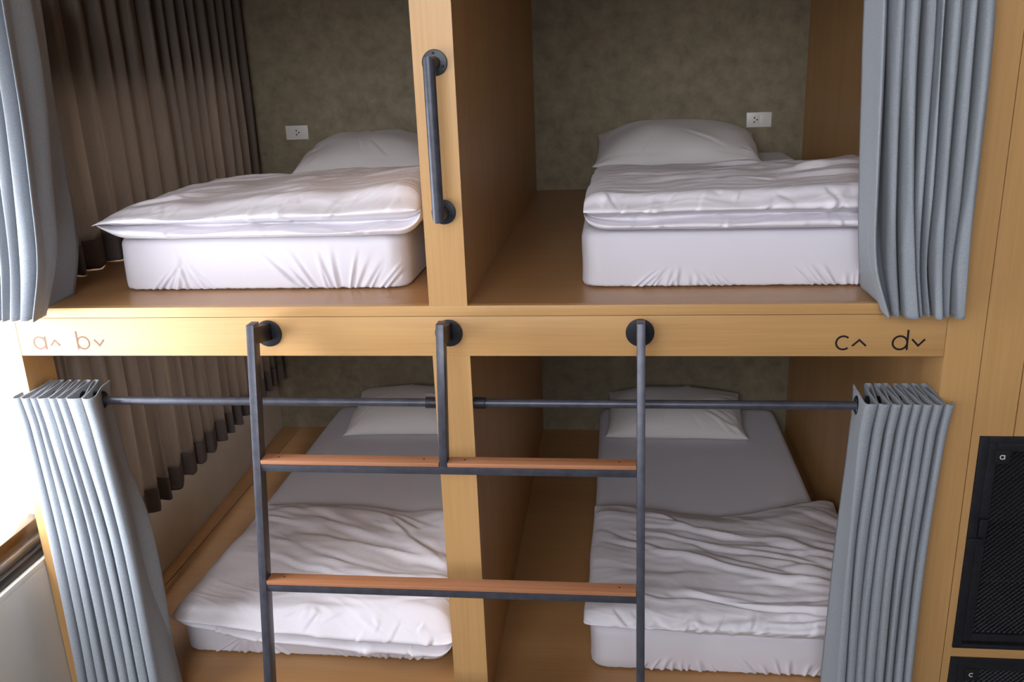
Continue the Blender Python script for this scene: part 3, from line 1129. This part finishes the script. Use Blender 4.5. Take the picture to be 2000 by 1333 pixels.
# ------------------------------------------------------------------ bedding
def mattress(x0, x1, y0, y1, z0, h, label, creases, seed):
    """fitted-sheet mattress: rounded block with gathered creases low on its front"""
    nx, ny, nz = 330, 60, 56
    cx, cy, cz = (x0 + x1) / 2, (y0 + y1) / 2, z0 + h / 2
    hx, hy, hz = (x1 - x0) / 2, (y1 - y0) / 2, h / 2
    rv, rh = 0.060, 0.030
    verts, faces = [], []

    def face(a, b, fn):
        base = len(verts)
        na, nb = len(a), len(b)
        for u in a:
            for v in b:
                verts.append(fn(u, v))
        for i in range(na - 1):
            for j in range(nb - 1):
                faces.append((base + i * nb + j, base + (i + 1) * nb + j, base + (i + 1) * nb + j + 1, base + i * nb + j + 1))
    U = np.linspace(-1, 1, nx); W = np.linspace(-1, 1, ny); Z = np.linspace(-1, 1, nz)
    face(U, Z, lambda u, z: (u, -1, z)); face(U, Z, lambda u, z: (u, 1, z))
    face(W, Z, lambda w, z: (-1, w, z)); face(W, Z, lambda w, z: (1, w, z))
    face(U, W, lambda u, w: (u, w, 1)); face(U, W, lambda u, w: (u, w, -1))
    P = np.array(verts, float) * np.array([hx, hy, hz])
    # rounded box
    in_xy = np.stack([np.clip(P[:, 0], -(hx - rv), hx - rv), np.clip(P[:, 1], -(hy - rv), hy - rv)], 1)
    d = P[:, :2] - in_xy
    ln = np.linalg.norm(d, axis=1)
    mask = ln > 1e-9
    cheb = np.maximum(np.abs(d[:, 0]), np.abs(d[:, 1]))
    k = np.where(mask, cheb / np.maximum(ln, 1e-9), 1)
    Pxy = in_xy + d * k[:, None]
    # vertical rounding of top/bottom edges by shrinking in plan
    edge = np.minimum(hx - np.abs(P[:, 0]), hy - np.abs(P[:, 1]))
    zz = P[:, 2].copy()
    # distance inward from side surface
    inward = rv - np.where(mask, cheb, 0) if False else edge
    rh = np.where(zz > 0, 0.030, 0.012)
    ax = np.clip(rh - edge, 0, rh)
    az = np.clip(np.abs(zz) - (hz - rh), 0, rh)
    lr_ = np.sqrt(ax ** 2 + az ** 2)
    mx = np.maximum(ax, az)
    sc = np.where(lr_ > 1e-9, mx / np.maximum(lr_, 1e-9), 1)
    newz = np.sign(zz) * ((np.abs(zz) - az) + az * sc)
    shr = ax * (1 - sc)
    nrm_xy = Pxy / np.maximum(np.linalg.norm(Pxy, axis=1), 1e-9)[:, None]
    dirx = np.where(np.abs(P[:, 0]) / hx > 1 - 1e-6, np.sign(P[:, 0]), 0)
    sx = (hx - shr) / hx; sy = (hy - shr) / hy
    X = Pxy[:, 0] * sx; Y = Pxy[:, 1] * sy; ZZ = newz
    # sag and softness
    top = sstep(0.2 * hz, hz, ZZ)
    X += 0.003 * perlin(X * 4 + 3, ZZ * 9, seed) + 0.0
    fy = sstep(-hy + 0.05, -hy + 0.005, Y)       # on the front face
    bulge = 0.006 * np.cos(ZZ / hz * math.pi / 2)
    Y -= fy * bulge
    # creases: fan of ridges rising from the bottom edge
    low = np.clip((ZZ + hz) / (2 * hz), 0, 1)
    disp = np.zeros(len(X))
    for (c, wd, cnt, lean, ht) in creases:
        rnd = random.Random(int(c * 1000) + seed)
        for i in range(cnt):
            t = (i + 0.5) / cnt * 2 - 1 + rnd.uniform(-.06, .06)
            xb = c - cx + t * wd
            ln_ = lean * t + rnd.uniform(-0.12, 0.12)
            dx = X - (xb + ln_ * low * h * 1.2)
            hh = ht * rnd.uniform(0.55, 1.1)
            a = rnd.uniform(0.0042, 0.0085) * (1 - sstep(0.1 * hh, hh, low))
            wdt = rnd.uniform(0.0035, 0.007) * (1 + 1.5 * low)
            disp += a * (np.exp(-(dx / wdt) ** 2) - 0.6 * np.exp(-((dx - 1.7 * wdt) / wdt) ** 2))
    Y -= fy * disp
    disp_s = 0.0012 * perlin(X * 9, Y * 9, seed + 5)
    ZZ += top * disp_s
    # bottom hem gathered
    ZZ += fy * (1 - sstep(0, 0.08, low)) * 0.0025 * (perlin(X * 60, 0.2, seed + 2) + 0.6)
    verts = np.stack([X + cx, Y + cy, ZZ + cz], 1)
    o = mesh_obj('mattress', verts, faces, M_SHEET, None, True)
    bm = bmesh.new(); bm.from_mesh(o.data)
    bmesh.ops.remove_doubles(bm, verts=bm.verts, dist=0.0004)
    bmesh.ops.recalc_face_normals(bm, faces=bm.faces)
    for f in bm.faces: f.smooth = True
    bm.to_mesh(o.data); bm.free()
    tag(o, label, 'mattress', 'single mattresses')
    return o


GS = 'single mattresses'
mattress(-1.128, -0.212, 0.195, 2.195, 0.0, 0.170, 'white sheeted mattress of the upper left berth, behind the grab handle',
         [(-0.92, 0.12, 8, -0.9, 0.75), (-0.42, 0.15, 13, 0.9, 0.85)], 1)
mattress(0.310, 1.225, 0.185, 2.190, 0.0, 0.170, 'white sheeted mattress of the upper right berth, with bare floor at its left',
         [(0.60, 0.15, 14, -1.0, 0.42), (1.08, 0.12, 12, 1.0, 0.5)], 2)
mattress(-1.135, -0.175, 0.205, 2.175, FL, 0.163, 'white sheeted mattress of the lower left berth, under a drooping duvet',
         [(-0.88, 0.15, 8, -1.2, 0.6), (-0.40, 0.14, 8, 1.2, 0.7)], 3)
mattress(0.320, 1.235, 0.205, 2.175, FL, 0.163, 'white sheeted mattress of the lower right berth, beside the dark floor gap',
         [(0.62, 0.14, 9, -0.6, 0.4), (0.98, 0.16, 9, 1.0, 0.55)], 4)


def flow_curves(n, region, theta, length, seed, step=0.02):
    rnd = random.Random(seed)
    out = []
    for _ in range(n):
        x = rnd.uniform(region[0], region[1]); y = rnd.uniform(region[2], region[3])
        ln = rnd.uniform(*length)
        m = max(3, int(ln / step))
        pts = []
        off = rnd.uniform(-0.25, 0.25)
        cx, cy = x, y
        for i in range(m):
            pts.append((cx, cy))
            t = theta(cx, cy) + off + 0.25 * float(perlin(i * 0.25, x * 9, seed))
            cx += step * math.cos(t); cy += step * math.sin(t)
        out.append(np.array(pts))
    return out


def crease_height(X, Y, curves, seed, amp=(0.003, 0.008), width=(0.008, 0.02)):
    rnd = random.Random(seed)
    H = np.zeros_like(X)
    for c in curves:
        a = rnd.uniform(*amp); w = rnd.uniform(*width); sgn = 1 if rnd.random() < 0.5 else -1
        x0, x1 = c[:, 0].min() - 4 * w, c[:, 0].max() + 4 * w
        y0, y1 = c[:, 1].min() - 4 * w, c[:, 1].max() + 4 * w
        msk = (X > x0) & (X < x1) & (Y > y0) & (Y < y1)
        if not msk.any(): continue
        px, py = X[msk], Y[msk]
        best = np.full(px.shape, 1e9); sd = np.zeros_like(px); tt = np.zeros_like(px)
        for i in range(len(c) - 1):
            d = c[i + 1] - c[i]; l2 = d @ d
            t = np.clip(((px - c[i, 0]) * d[0] + (py - c[i, 1]) * d[1]) / l2, 0, 1)
            qx = px - (c[i, 0] + t * d[0]); qy = py - (c[i, 1] + t * d[1])
            ds = np.hypot(qx, qy)
            b = ds < best
            best[b] = ds[b]
            sd[b] = (np.sign(d[0] * qy - d[1] * qx) * ds)[b]
            tt[b] = ((i + t) / (len(c) - 1))[b]
        taper = np.sin(math.pi * np.clip(tt, 0, 1)) ** 0.7
        s = sgn * sd / w
        prof = np.where(s > 0, np.exp(-(s / 1.6) ** 2), np.exp(-(s / 0.55) ** 2)) - 0.55 * np.exp(-((s + 0.95) / 0.6) ** 2)
        H[msk] += a * taper * prof
    return H


def duvet(label, stations, x_left, x_right, theta, seed, n_cr, amp, wid, lowf=0.012, tip=None, nx=230, nv=260, ztop_fn=None,
          region=None, front_cr=26, front_amp=(0.003, 0.0072), end_pow=(0.5, 0.5), length=(0.12, 0.5)):
    """stations: list of (s, [(y,z)...]) closed side profiles (bottom back -> front -> top -> back)
       x_left(y), x_right(y): outline of the two ends"""
    ss = [s for s, _ in stations]
    PR = []
    raw = [np.array(pr, float) for _, pr in stations]
    K = len(raw[0])
    cnt = [max(1, int(math.ceil(max(np.linalg.norm(p[(k + 1) % K] - p[k]) for p in raw) / 0.06))) for k in range(K)]
    raw = [np.vstack([p[k] + (p[(k + 1) % K] - p[k]) * (i / cnt[k]) for k in range(K) for i in range(cnt[k])]) for p in raw]
    for pr in raw:
        Q = np.vstack([pr[-1:], pr, pr[:2]])
        out = []
        for i in range(1, len(Q) - 2):
            t = np.linspace(0, 1, 12, endpoint=False)[:, None]
            a, b, c, d = Q[i - 1], Q[i], Q[i + 1], Q[i + 2]
            out.append(0.5 * ((2 * b) + (-a + c) * t + (2 * a - 5 * b + 4 * c - d) * t ** 2 + (-a + 3 * b - 3 * c + d) * t ** 3))
        PR.append(np.vstack(out))
    PR = np.array(PR)                            # (ns, M, 2)
    # common resampling by arclength of the first station
    P0 = PR[len(PR) // 2]
    seg = np.linalg.norm(np.diff(np.vstack([P0, P0[:1]]), axis=0), axis=1)
    # finer sampling on the front
    wgt = seg * (1 + 1.6 * (P0[:, 0] < 0.3))
    cum = np.concatenate([[0], np.cumsum(wgt)])
    q = np.linspace(0, cum[-1], nv, endpoint=False)
    idx = np.interp(q, cum, np.arange(len(cum)))
    M_ = PR.shape[1]
    i0 = np.floor(idx).astype(int) % M_; i1 = (i0 + 1) % M_; fr = (idx - np.floor(idx))[:, None]
    PRr = PR[:, i0] * (1 - fr) + PR[:, i1] * fr  # (ns, nv, 2)
    sarr = 0.5 - 0.5 * np.cos(np.linspace(0, 1, nx) * math.pi)
    sarr = 0.45 * sarr + 0.55 * np.linspace(0, 1, nx)
    V = np.zeros((nx, nv, 3))
    for i, s in enumerate(sarr):
        j = int(np.clip(np.searchsorted(ss, s, side='right') - 1, 0, len(ss) - 2))
        f = (s - ss[j]) / (ss[j + 1] - ss[j]); f = f * f * (3 - 2 * f)
        pr = PRr[j] * (1 - f) + PRr[j + 1] * f
        sd = min(s / 0.075, (1 - s) / 0.075, 1.0)
        pw = end_pow[0] if s < 0.5 else end_pow[1]
        e = (1 - (1 - sd) ** 2) ** pw if sd < 1 else 1.0
        e = max(e, 0.03)
        zc = pr[:, 1].min() * 0.45 + pr[:, 1].max() * 0.55
        if tip: zc = tip(s, zc)
        y = pr[:, 0]
        z = zc + (pr[:, 1] - zc) * e
        xl = x_left(y); xr = x_right(y)
        V[i, :, 0] = xl + (xr - xl) * s
        V[i, :, 1] = y
        V[i, :, 2] = z
    # normals (numerical)
    def normals(V):
        du = np.gradient(V, axis=0)
        dv = np.roll(V, -1, 1) - np.roll(V, 1, 1)
        n = np.cross(du, dv)
        n /= np.maximum(np.linalg.norm(n, axis=2, keepdims=True), 1e-9)
        return n
    Nn = normals(V)
    cen = V.mean(axis=(0, 1))
    # orient outward: top should point up
    topi = V[nx // 2, :, 2].argmax()
    if Nn[nx // 2, topi, 2] < 0: Nn = -Nn
    X, Y, Z = V[..., 0], V[..., 1], V[..., 2]
    upw = np.clip(Nn[..., 2], 0, 1)
    frontw = np.clip(-Nn[..., 1], 0, 1) * (Y < 0.35)
    damp = np.clip(upw + frontw, 0, 1)
    # low frequency puffiness
    H = lowf * (perlin(X * 3.1 + seed, Y * 3.1, seed) * 0.8 + 0.5 * perlin(X * 7, Y * 7 + seed, seed + 1)) * upw
    x0, x1 = X.min(), X.max()
    reg = region or (x0, x1, 0.15, Y.max())
    cur = flow_curves(n_cr, reg, theta, length, seed)
    H += crease_height(X, Y, cur, seed, amp, wid) * upw ** 0.5
    # fine anisotropic wrinkles
    th0 = theta((x0 + x1) / 2, 0.5)
    ca, sa = math.cos(th0), math.sin(th0)
    a1 = X * ca + Y * sa; b1 = -X * sa + Y * ca
    wx = 0.06 * perlin(X * 4, Y * 4, seed + 7)
    r1 = 1 - np.abs(perlin(a1 * 2.6, (b1 + wx) * 17, seed + 3)) * 2
    H += 0.0020 * np.clip(r1, 0, 1) ** 3 * upw
    r2 = 1 - np.abs(perlin(a1 * 7, (b1 + wx) * 34, seed + 4)) * 2
    H += 0.0009 * np.clip(r2, 0, 1) ** 2 * upw
    # front edge: pulled creases across the roll (x vs z)
    arc_ = Y * 0.6 + Z * 1.6
    rnd = random.Random(seed + 50)
    curv = []
    for k in range(front_cr):
        xx = rnd.uniform(x0 + 0.04, x1 - 0.04); zz = rnd.uniform(Z.min(), Z.max())
        a = rnd.uniform(0.35, 1.15) * (1 if rnd.random() < .75 else -1)
        ln = rnd.uniform(0.03, 0.10)
        curv.append(np.array([(xx + ln * t * math.cos(a), zz + ln * t * math.sin(a)) for t in np.linspace(0, 1, 6)]))
    H += crease_height(X, Z + 0.0 * Y, curv, seed + 60, front_amp, (0.006, 0.013)) * frontw
    H += 0.004 * perlin(X * 8, Z * 20, seed + 8) * frontw
    V = V + Nn * H[..., None] * damp[..., None] ** 0.3
    V[..., 0] += 0.006 * perlin(Y * 6, Z * 10, seed + 12) * (1 - np.clip(np.minimum(sarr, 1 - sarr) / 0.2, 0, 1))[:, None]
    # the underside rests on the mattress top
    zt = (FL + 0.1655) if V[..., 2].mean() < -0.5 else 0.1725
    on = (V[..., 1] > 0.190) & (V[..., 2] < zt)
    V[..., 2] = np.where(on, zt, V[..., 2])
    faces = grid_faces(nx, nv, True)
    faces.append(tuple(range(nv)))
    faces.append(tuple((nx - 1) * nv + k for k in range(nv - 1, -1, -1)))
    o = mesh_obj('duvet', V.reshape(-1, 3), faces, M_DUVET, None, True)
    bm = bmesh.new(); bm.from_mesh(o.data)
    bmesh.ops.recalc_face_normals(bm, faces=bm.faces)
    for f in bm.faces: f.smooth = True
    bm.to_mesh(o.data); bm.free()
    tag(o, label, 'duvet', 'folded white duvets')
    return o


def lin_fn(y0, v0, y1, v1):
    return lambda y: v0 + (v1 - v0) * np.clip((y - y0) / (y1 - y0), 0, 1)


# upper left: two folded layers, thin pointed left corner
MT = 0.1745
duvet('rumpled white folded duvet on the upper left mattress with a pointed left corner',
      [(0.0, [(0.92, MT), (0.25, MT), (0.14, .178), (0.10, .200), (0.145, .214), (0.08, .234), (0.14, .252), (0.45, .268), (0.85, .262), (0.95, .22)]),
       (0.25, [(0.94, MT), (0.25, MT), (0.14, MT), (0.088, .194), (0.150, .213), (0.068, .240), (0.15, .272), (0.45, .288), (0.85, .270), (0.97, .22)]),
       (0.7, [(0.96, MT), (0.25, MT), (0.14, MT), (0.085, .193), (0.150, .213), (0.060, .250), (0.14, .300), (0.45, .312), (0.85, .285), (1.0, .22)]),
       (1.0, [(0.96, MT), (0.25, MT), (0.14, .178), (0.10, .198), (0.15, .216), (0.062, .258), (0.14, .318), (0.45, .330), (0.85, .295), (1.0, .22)])],
      lin_fn(0.08, -1.118, 0.9, -1.12), lin_fn(0.08, -0.135, 0.9, -0.16),
      lambda x, y: 0.35 + 1.0 * (x > -0.6) * 0.5, 7, 34, (0.003, 0.009), (0.010, 0.022), lowf=0.010, end_pow=(0.75, 0.5), front_cr=34)
# upper right
duvet('puffy white folded duvet on the upper right mattress beside the grey curtain',
      [(0.0, [(0.90, MT), (0.25, MT), (0.16, .176), (0.125, .192), (0.165, .208), (0.09, .238), (0.14, .282), (0.45, .292), (0.85, .272), (0.93, .22)]),
       (0.5, [(0.90, MT), (0.25, MT), (0.15, .176), (0.115, .194), (0.165, .213), (0.085, .242), (0.14, .284), (0.45, .294), (0.85, .272), (0.95, .22)]),
       (1.0, [(0.90, MT), (0.25, MT), (0.15, .176), (0.115, .192), (0.165, .209), (0.085, .242), (0.14, .290), (0.45, .308), (0.85, .286), (0.95, .22)])],
      lin_fn(0.08, 0.318, 0.9, 0.330), lin_fn(0.08, 1.255, 0.9, 1.262),
      lambda x, y: 0.12 + 0.5 * (0.5 - (x - 0.3)), 17, 36, (0.003, 0.009), (0.010, 0.024), lowf=0.010, end_pow=(0.35, 0.5), front_cr=44)
# lower left: droops over the mattress front
ML = FL + 0.165
duvet('white duvet drooping over the front of the lower left mattress behind the ladder',
      [(0.0, [(0.90, ML), (0.26, ML + .003), (0.20, ML + .001), (0.155, ML - .016), (0.140, ML - .008), (0.160, ML + .006), (0.120, ML + .020), (0.17, ML + .045), (0.50, ML + .072), (0.85, ML + .060), (0.94, ML + .03)]),
       (0.35, [(0.92, ML), (0.26, ML + .003), (0.180, ML - .022), (0.160, ML - .078), (0.130, ML - .055), (0.170, ML - .028), (0.105, ML + .002), (0.17, ML + .060), (0.50, ML + .082), (0.85, ML + .065), (0.95, ML + .03)]),
       (0.7, [(0.88, ML), (0.26, ML + .003), (0.180, ML - .022), (0.160, ML - .096), (0.125, ML - .075), (0.170, ML - .045), (0.100, ML - .015), (0.17, ML + .062), (0.50, ML + .085), (0.80, ML + .065), (0.90, ML + .03)]),
       (1.0, [(0.90, ML), (0.26, ML + .003), (0.180, ML - .022), (0.160, ML - .104), (0.125, ML - .085), (0.170, ML - .052), (0.095, ML - .018), (0.17, ML + .065), (0.50, ML + .090), (0.85, ML + .080), (0.95, ML + .04)])],
      lin_fn(0.10, -1.118, 0.95, -1.075), lin_fn(0.10, -0.130, 0.9, -0.165),
      lambda x, y: math.atan2(0.28 - y, max(0.12, 0.05 - x)), 27, 38, (0.003, 0.012), (0.012, 0.036), lowf=0.014, end_pow=(0.7, 0.5), front_cr=46, length=(0.25, 0.8), front_amp=(0.003, 0.0075))
# lower right
duvet('creased white duvet on the lower right mattress right of the ladder',
      [(0.0, [(0.92, ML), (0.30, ML + .004), (0.24, ML + .006), (0.205, ML + .012), (0.185, ML + .022), (0.165, ML + .035), (0.20, ML + .065), (0.50, ML + .080), (0.85, ML + .085), (0.96, ML + .05)]),
       (0.5, [(0.90, ML), (0.30, ML + .004), (0.23, ML + .003), (0.190, ML + .000), (0.168, ML + .018), (0.155, ML + .040), (0.20, ML + .070), (0.50, ML + .085), (0.80, ML + .070), (0.92, ML + .03)]),
       (1.0, [(0.96, ML), (0.30, ML + .004), (0.22, ML + .002), (0.182, ML - .004), (0.162, ML + .014), (0.150, ML + .040), (0.20, ML + .070), (0.50, ML + .090), (0.88, ML + .090), (1.02, ML + .06)])],
      lin_fn(0.10, 0.300, 0.9, 0.322), lin_fn(0.10, 1.262, 0.9, 1.285),
      lambda x, y: math.atan2(0.30 - y, max(0.15, 1.55 - x)), 37, 52, (0.003, 0.011), (0.010, 0.032), lowf=0.012, end_pow=(0.4, 0.5), front_cr=60, length=(0.25, 0.85), front_amp=(0.003, 0.0075))


def pillow(label, cx, cy, z0, hx, hy, h, rz, tilt, seed, flap=True):
    n = 110
    u = np.linspace(-1, 1, n); v = np.linspace(-1, 1, n)
    Ug, Vg = np.meshgrid(u, v, indexing='ij')
    # pinched outline
    X = hx * Ug * (1 - 0.07 * (1 - Vg ** 2) * Ug ** 2 * 0 - 0.045 * (1 - np.abs(Vg) ** 2.5))
    X = hx * Ug * (0.955 + 0.045 * np.abs(Vg) ** 4)
    Y = hy * Vg * (0.94 + 0.06 * np.abs(Ug) ** 4)
    T = ((1 - np.abs(Ug) ** 2.6) * (1 - np.abs(Vg) ** 2.4)) ** 0.55
    th = h * T
    wr = flow_curves(20, (-hx, hx, -hy, hy), lambda x, y: math.atan2(y, x) + 0.2, (0.08, 0.3), seed)
    H = crease_height(X, Y, wr, seed, (0.002, 0.006), (0.008, 0.02))
    H += 0.010 * perlin(X * 5 + seed, Y * 5, seed)
    edge = np.clip((1 - np.maximum(np.abs(Ug), np.abs(Vg))) / 0.12, 0, 1)
    Ztop = th * 0.68 + H * edge
    Zbot = -th * 0.32
    Zbot = np.maximum(Zbot, -h * 0.26)
    zseam = h * 0.10 * perlin(Ug * 1.5, Vg * 1.5, seed + 2) * (1 - edge)
    top = np.stack([X, Y, Ztop + zseam], 2).reshape(-1, 3)
    bot = np.stack([X, Y, Zbot + zseam - 0.0002], 2).reshape(-1, 3)
    ft = grid_faces(n, n)
    N0 = n * n
    fb = [tuple(N0 + k for k in reversed(f)) for f in ft]
    verts = np.vstack([top, bot])
    R = Matrix.Rotation(rz, 3, 'Z') @ Matrix.Rotation(tilt, 3, 'X')
    vv = np.array([R @ Vector(p) for p in verts])
    vv[:, 2] = np.maximum(vv[:, 2] + z0 + h * 0.26, z0 + 0.001)
    vv[:, 0] += cx; vv[:, 1] += cy
    o = mesh_obj('pillow', vv, ft + fb, M_PILLOW, None, True)
    bm = bmesh.new(); bm.from_mesh(o.data)
    bmesh.ops.remove_doubles(bm, verts=bm.verts, dist=0.0006)
    bmesh.ops.recalc_face_normals(bm, faces=bm.faces)
    for f in bm.faces: f.smooth = True
    bm.to_mesh(o.data); bm.free()
    tag(o, label, 'pillow', 'white pillows')


pillow('plump white pillow at the wall end of the upper left berth', -0.765, 1.90, 0.172, 0.33, 0.25, 0.175, 0.03, 0.16, 71)
pillow('plump white pillow at the wall end of the upper right berth', 0.680, 1.86, 0.172, 0.375, 0.24, 0.185, -0.02, 0.20, 72)
pillow('white pillow at the wall end of the lower left berth', -0.66, 1.965, FL + 0.166, 0.345, 0.225, 0.165, 0.03, 0.16, 73)
pillow('white pillow at the wall end of the lower right berth', 0.705, 1.955, FL + 0.166, 0.350, 0.225, 0.165, -0.02, 0.16, 74)


# ------------------------------------------------------------------ wall outlets
def outlet(x0, z1, label, has_switch, sock_dx):
    r = empty('wall_outlet', (x0 + 0.06, L, z1 - 0.035), label, 'wall outlet')
    pl = box('cover_plate', x0, x0 + 0.12, L - 0.008, L - 0.0005, z1 - 0.072, z1, M_PLATE, r, 0.003)
    cx, cz = x0 + sock_dx, z1 - 0.036
    bm = bmesh.new()
    add_box(bm, cx - 0.020, cx + 0.020, L - 0.0095, L - 0.007, cz - 0.022, cz + 0.022, 0.001)
    sk = bm_obj('socket_insert', bm, M_PLATE, r, True)
    bm = bmesh.new()
    for dx, dz in ((-0.005, 0.010), (-0.005, -0.010), (0.008, 0.0)):
        add_cyl(bm, (cx + dx, L - 0.0100, cz + dz), (cx + dx, L - 0.0085, cz + dz), 0.0038, seg=14)
    bm_obj('pin_hole', bm, M_DARK, sk)
    if has_switch:
        bm = bmesh.new()
        add_box(bm, cx + 0.024, cx + 0.050, L - 0.0105, L - 0.007, cz - 0.022, cz + 0.022, 0.0015)
        bm_obj('rocker_switch', bm, M_PLATE, r, True)
    adopt(r)


outlet(-1.303, 0.362, 'white three-pin wall socket beside the brown curtain in the upper left berth', False, 0.063)
outlet(1.043, 0.357, 'white wall socket with rocker switch above the upper right pillow', True, 0.042)
